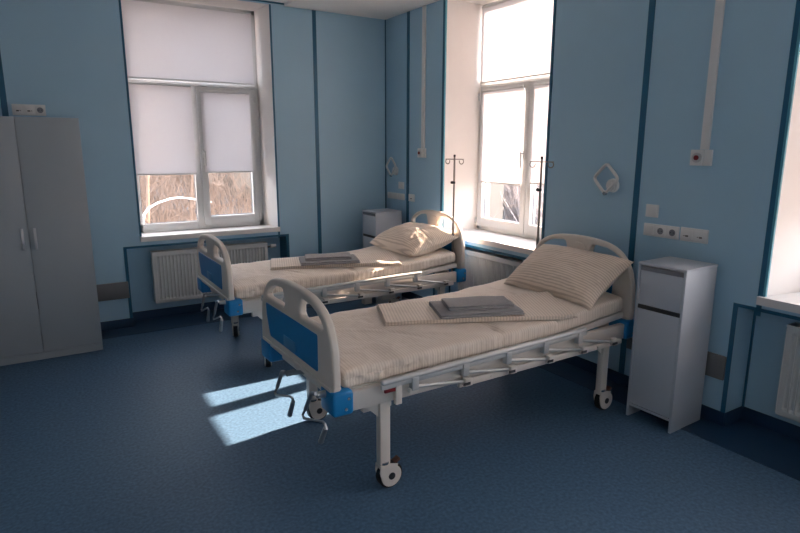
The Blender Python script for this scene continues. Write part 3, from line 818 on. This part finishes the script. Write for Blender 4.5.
# ------------------------------------------------------------------ outside
m = MB(); b = bmesh.new(); N = 60
def gz(x, y):
    d_ = max(0, max(y-14, (x-26)*.6))
    return -3.6+.42*min(d_, 40)+.5*noise.noise(Vector((x*.1, y*.1, 0)))
X0, X1, Y0, Y1 = -60, 90, -60, 80
g = [[b.verts.new((X0+(X1-X0)*i/N, Y0+(Y1-Y0)*j/N, gz(X0+(X1-X0)*i/N, Y0+(Y1-Y0)*j/N))) for j in range(N+1)] for i in range(N+1)]
for i in range(N):
    for j in range(N): b.faces.new((g[i][j], g[i+1][j], g[i+1][j+1], g[i][j+1]))
m.add(b)
def ground_mat():
    m_ = mat('snow with leaf litter', (.6, .55, .5), .9); nt = m_.node_tree; bs = nt.nodes['Principled BSDF']
    for l in list(bs.inputs['Base Color'].links): nt.links.remove(l)
    tc = nt.nodes.new('ShaderNodeTexCoord'); n_ = nt.nodes.new('ShaderNodeTexNoise'); n_.inputs['Scale'].default_value = .9; n_.inputs['Detail'].default_value = 8
    nt.links.new(tc.outputs['Object'], n_.inputs['Vector'])
    r = nt.nodes.new('ShaderNodeValToRGB'); r.color_ramp.elements[0].position = .45; r.color_ramp.elements[0].color = (.09, .07, .06, 1)
    r.color_ramp.elements[1].position = .6; r.color_ramp.elements[1].color = (.20, .19, .19, 1)
    nt.links.new(n_.outputs['Fac'], r.inputs[0]); nt.links.new(r.outputs[0], bs.inputs['Base Color']); return m_
tag(m.build('snowy_ground', ground_mat()), 'snowy wooded ground outside the windows', 'ground', kind='structure')
def twig_mass(n, region, name, label, hmin, hmax, thick, mt='twigs', lean=.8):
    b_ = MB(); rnd = random.Random(3); vs = []; fs = []
    for _ in range(n):
        x, y = region(rnd); z = gz(x, y); h = rnd.uniform(hmin, hmax); q = Vector((x, y, z-.1))
        r = thick*rnd.uniform(.5, 1.3); dx, dy = rnd.uniform(-lean, lean)*h, rnd.uniform(-.35, .35)*h
        prev = None
        for k in range(4):
            f = k/3; c_ = q+Vector((dx*f*f+rnd.uniform(-.05, .05)*h, dy*f*f, h*f)); rr = r*(1-f*.8)
            ring = []
            for a in range(3):
                vs.append((c_.x+rr*math.cos(a*2.1), c_.y+rr*math.sin(a*2.1), c_.z)); ring.append(len(vs)-1)
            if prev:
                for a in range(3): fs.append((prev[a], prev[(a+1) % 3], ring[(a+1) % 3], ring[a]))
            prev = ring
    me = bpy.data.meshes.new(name); me.from_pydata(vs, [], fs); me.materials.append(M[mt])
    o = bpy.data.objects.new(name, me); COL.objects.link(o); tag(o, label, 'undergrowth', kind='stuff')
twig_mass(9000, lambda r: (r.uniform(-8, 12), r.uniform(11, 34)), 'undergrowth', 'dense brown winter undergrowth seen through the window beside the wardrobe', .8, 3.2, .022)
twig_mass(8000, lambda r: (lambda x, k: (x, -5.92+k*(x+3.49)))(r.uniform(15, 27), r.uniform(.80, 1.09)), 'snowy_thicket', 'grey snow dusted thicket beside the pale building seen through the sunlit window', 1.6, 4.0, .05, 'greybark', .45)
def tree(x, y, h, r, sd, label, grp, mt='bark', nb=16, name='bare_tree'):
    rnd = random.Random(sd); m_ = MB(); z = gz(x, y)-.2; P0 = [Vector((x, y, z))]
    lean = Vector((rnd.uniform(-.1, .1), rnd.uniform(-.1, .1), 0))
    for k in range(1, 8): P0.append(Vector((x, y, z+h*k/7))+lean*h*(k/7)+Vector((rnd.uniform(-.06, .06), rnd.uniform(-.06, .06), 0)))
    m_.tube(P0, [r*(1-.11*k) for k in range(8)], 8)
    root = m_.build(name, M['bark' if mt == 'bark' else mt])
    m2 = MB()
    for _ in range(nb):
        f = rnd.uniform(.2, .97); k = min(6, int(f*7)); s0 = P0[k].lerp(P0[k+1], f*7-k); a = rnd.uniform(0, 2*PI); L = h*.28*rnd.uniform(.5, 1.2)*(1.1-f*.6)
        d_ = Vector((math.cos(a), math.sin(a), rnd.uniform(.3, .9))); pts = [s0]
        for q in range(1, 5): pts.append(pts[-1]+d_*L/4+Vector((rnd.uniform(-1, 1), rnd.uniform(-1, 1), rnd.uniform(-.4, .8)))*L*.05)
        rb = r*.32*(1-.6*f); m2.tube(pts, [rb, rb*.8, rb*.6, rb*.4, rb*.2], 6)
        for w_ in range(3):
            s1 = pts[rnd.randint(1, 3)]; dd = (d_+Vector((rnd.uniform(-1, 1), rnd.uniform(-1, 1), rnd.uniform(-.3, .8)))).normalized()*L*.5
            m2.tube([s1, s1+dd*.5, s1+dd], [rb*.35, rb*.25, rb*.12], 5)
    m2.build('branches', M[mt], root)
    tag(root, label, 'tree', grp)
rt = random.Random(11)
for i in range(22):
    tree(rt.uniform(-3, 9), rt.uniform(12, 26), rt.uniform(6, 9), rt.uniform(.07, .16), 100+i, 'bare brown tree in the winter wood seen through the window beside the wardrobe', 'trees of the winter wood')
for i, (x, y) in enumerate(((16.2, 14.7), (18.0, 15.6), (20.5, 18.6), (19.5, 14.4), (23, 20.2))):
    tree(x, y, rt.uniform(5.5, 6.8), .12, 300+i, 'snow covered tree beside the pale building seen through the sunlit window', 'snowy trees outside the sunlit window', 'greybark', 40, 'snowy_tree')
# the leaning snow covered bough near the wardrobe window
sb = [(-1.80, 7.02, -3.6), (-1.76, 7.0, -1.2), (-1.723, 7.0, .139), (-1.689, 7, .324), (-1.582, 7, .463), (-1.399, 7, .558), (-1.157, 7, .63), (-.954, 7, .653), (-.65, 7.0, .60), (-.3, 7, .52)]
m = MB().tube(sb, [.05, .035, .026, .026, .024, .021, .019, .017, .014, .008], 8)
tag(m.build('leaning_tree', M['snowbark']), 'slender snow covered tree bent over sideways outside the window beside the wardrobe', 'tree')
# neighbouring building
bd = empty('neighbour_building', (14, 13.5, -3.8), math.radians(51)); tag(bd, 'pale cream building seen through the window between the bed heads', 'building')
MB().box(0, 9, 0, 16, 0, 9.5).build('facade', M['facade'], bd, False)
MB().box(-.3, 9.3, -.3, 16.3, 9.5, 9.8).build('roof', M['roofmat'], bd, False)
for k in range(5):
    w_ = MB().box(-.02, .04, 6+k*2.2-3.8, 7.2+k*2.2-3.8, 4.4, 6.0).build('window_pane', M['handle'], bd, False) if k > 1 else None

# ------------------------------------------------------------------ light
W = bpy.data.worlds.new('World'); S.world = W; W.use_nodes = True
nt = W.node_tree; bg = nt.nodes['Background']
sky = nt.nodes.new('ShaderNodeTexSky'); sky.sky_type = 'NISHITA'; sky.sun_disc = False
sky.sun_elevation = math.radians(24); sky.dust_density = 5; sky.air_density = 1.0
sky.sun_rotation = math.atan2(2.21, .239)
mx = nt.nodes.new('ShaderNodeMix'); mx.data_type = 'RGBA'; mx.inputs[0].default_value = .8
mx.inputs[7].default_value = (.93, .93, 1.0, 1)
sc_ = nt.nodes.new('ShaderNodeMix'); sc_.data_type = 'RGBA'; sc_.blend_type = 'MULTIPLY'; sc_.inputs[0].default_value = 1; sc_.inputs[7].default_value = (.12, .12, .12, 1)
nt.links.new(sky.outputs[0], sc_.inputs[6]); nt.links.new(sc_.outputs[2], mx.inputs[6]); nt.links.new(mx.outputs[2], bg.inputs['Color'])
bg.inputs['Strength'].default_value = 3.6
sl = bpy.data.lights.new('sun', 'SUN'); sl.energy = 18.5; sl.angle = math.radians(.6); sl.color = (1, .72, .55)
so = bpy.data.objects.new('sun', sl); COL.objects.link(so); so.location = (10, 2, 8)
so.rotation_euler = Vector((-2.21, -.239, -1)).to_track_quat('-Z', 'Y').to_euler()

# daylight portals just outside the glass (they only guide the sky light)
def portal(P, a0, a1, d, rot):
    l = bpy.data.lights.new('daylight_portal', 'AREA'); l.shape = 'RECTANGLE'; l.size = abs(a1-a0); l.size_y = 2.2; l.cycles.is_portal = True
    o = bpy.data.objects.new('daylight_portal', l); COL.objects.link(o); o.location = P((a0+a1)/2, d, 1.97); o.rotation_euler = rot
portal(back, -2.69, -1.35, .5, (-PI/2, 0, 0))
portal(right, -2.5, -1.15, .5, (PI/2, 0, PI/2))
portal(right, -5.7, -4.3, .5, (PI/2, 0, PI/2))
portal(right, -7.9, -6.45, .5, (PI/2, 0, PI/2))

# ------------------------------------------------------------------ camera
cam = bpy.data.cameras.new('camera'); co = bpy.data.objects.new('camera', cam); COL.objects.link(co); S.camera = co
yaw, pitch, roll, f = .557, -.204, .002, 577.711
F = Vector((math.sin(yaw)*math.cos(pitch), math.cos(yaw)*math.cos(pitch), math.sin(pitch)))
R = Vector((math.cos(yaw), -math.sin(yaw), 0)); U = R.cross(F)
c, s = math.cos(roll), math.sin(roll); R2 = c*R+s*U; U2 = -s*R+c*U
co.matrix_world = Matrix.Translation((-3.49, -5.921, 1.711)) @ Matrix((R2, U2, -F)).transposed().to_4x4()
cam.sensor_width = 36; cam.lens = f/800*36; cam.clip_start = .02; cam.clip_end = 500
S.view_settings.view_transform = 'Standard'; S.view_settings.look = 'None'; S.view_settings.gamma = 1
S.view_settings.exposure = 1.47
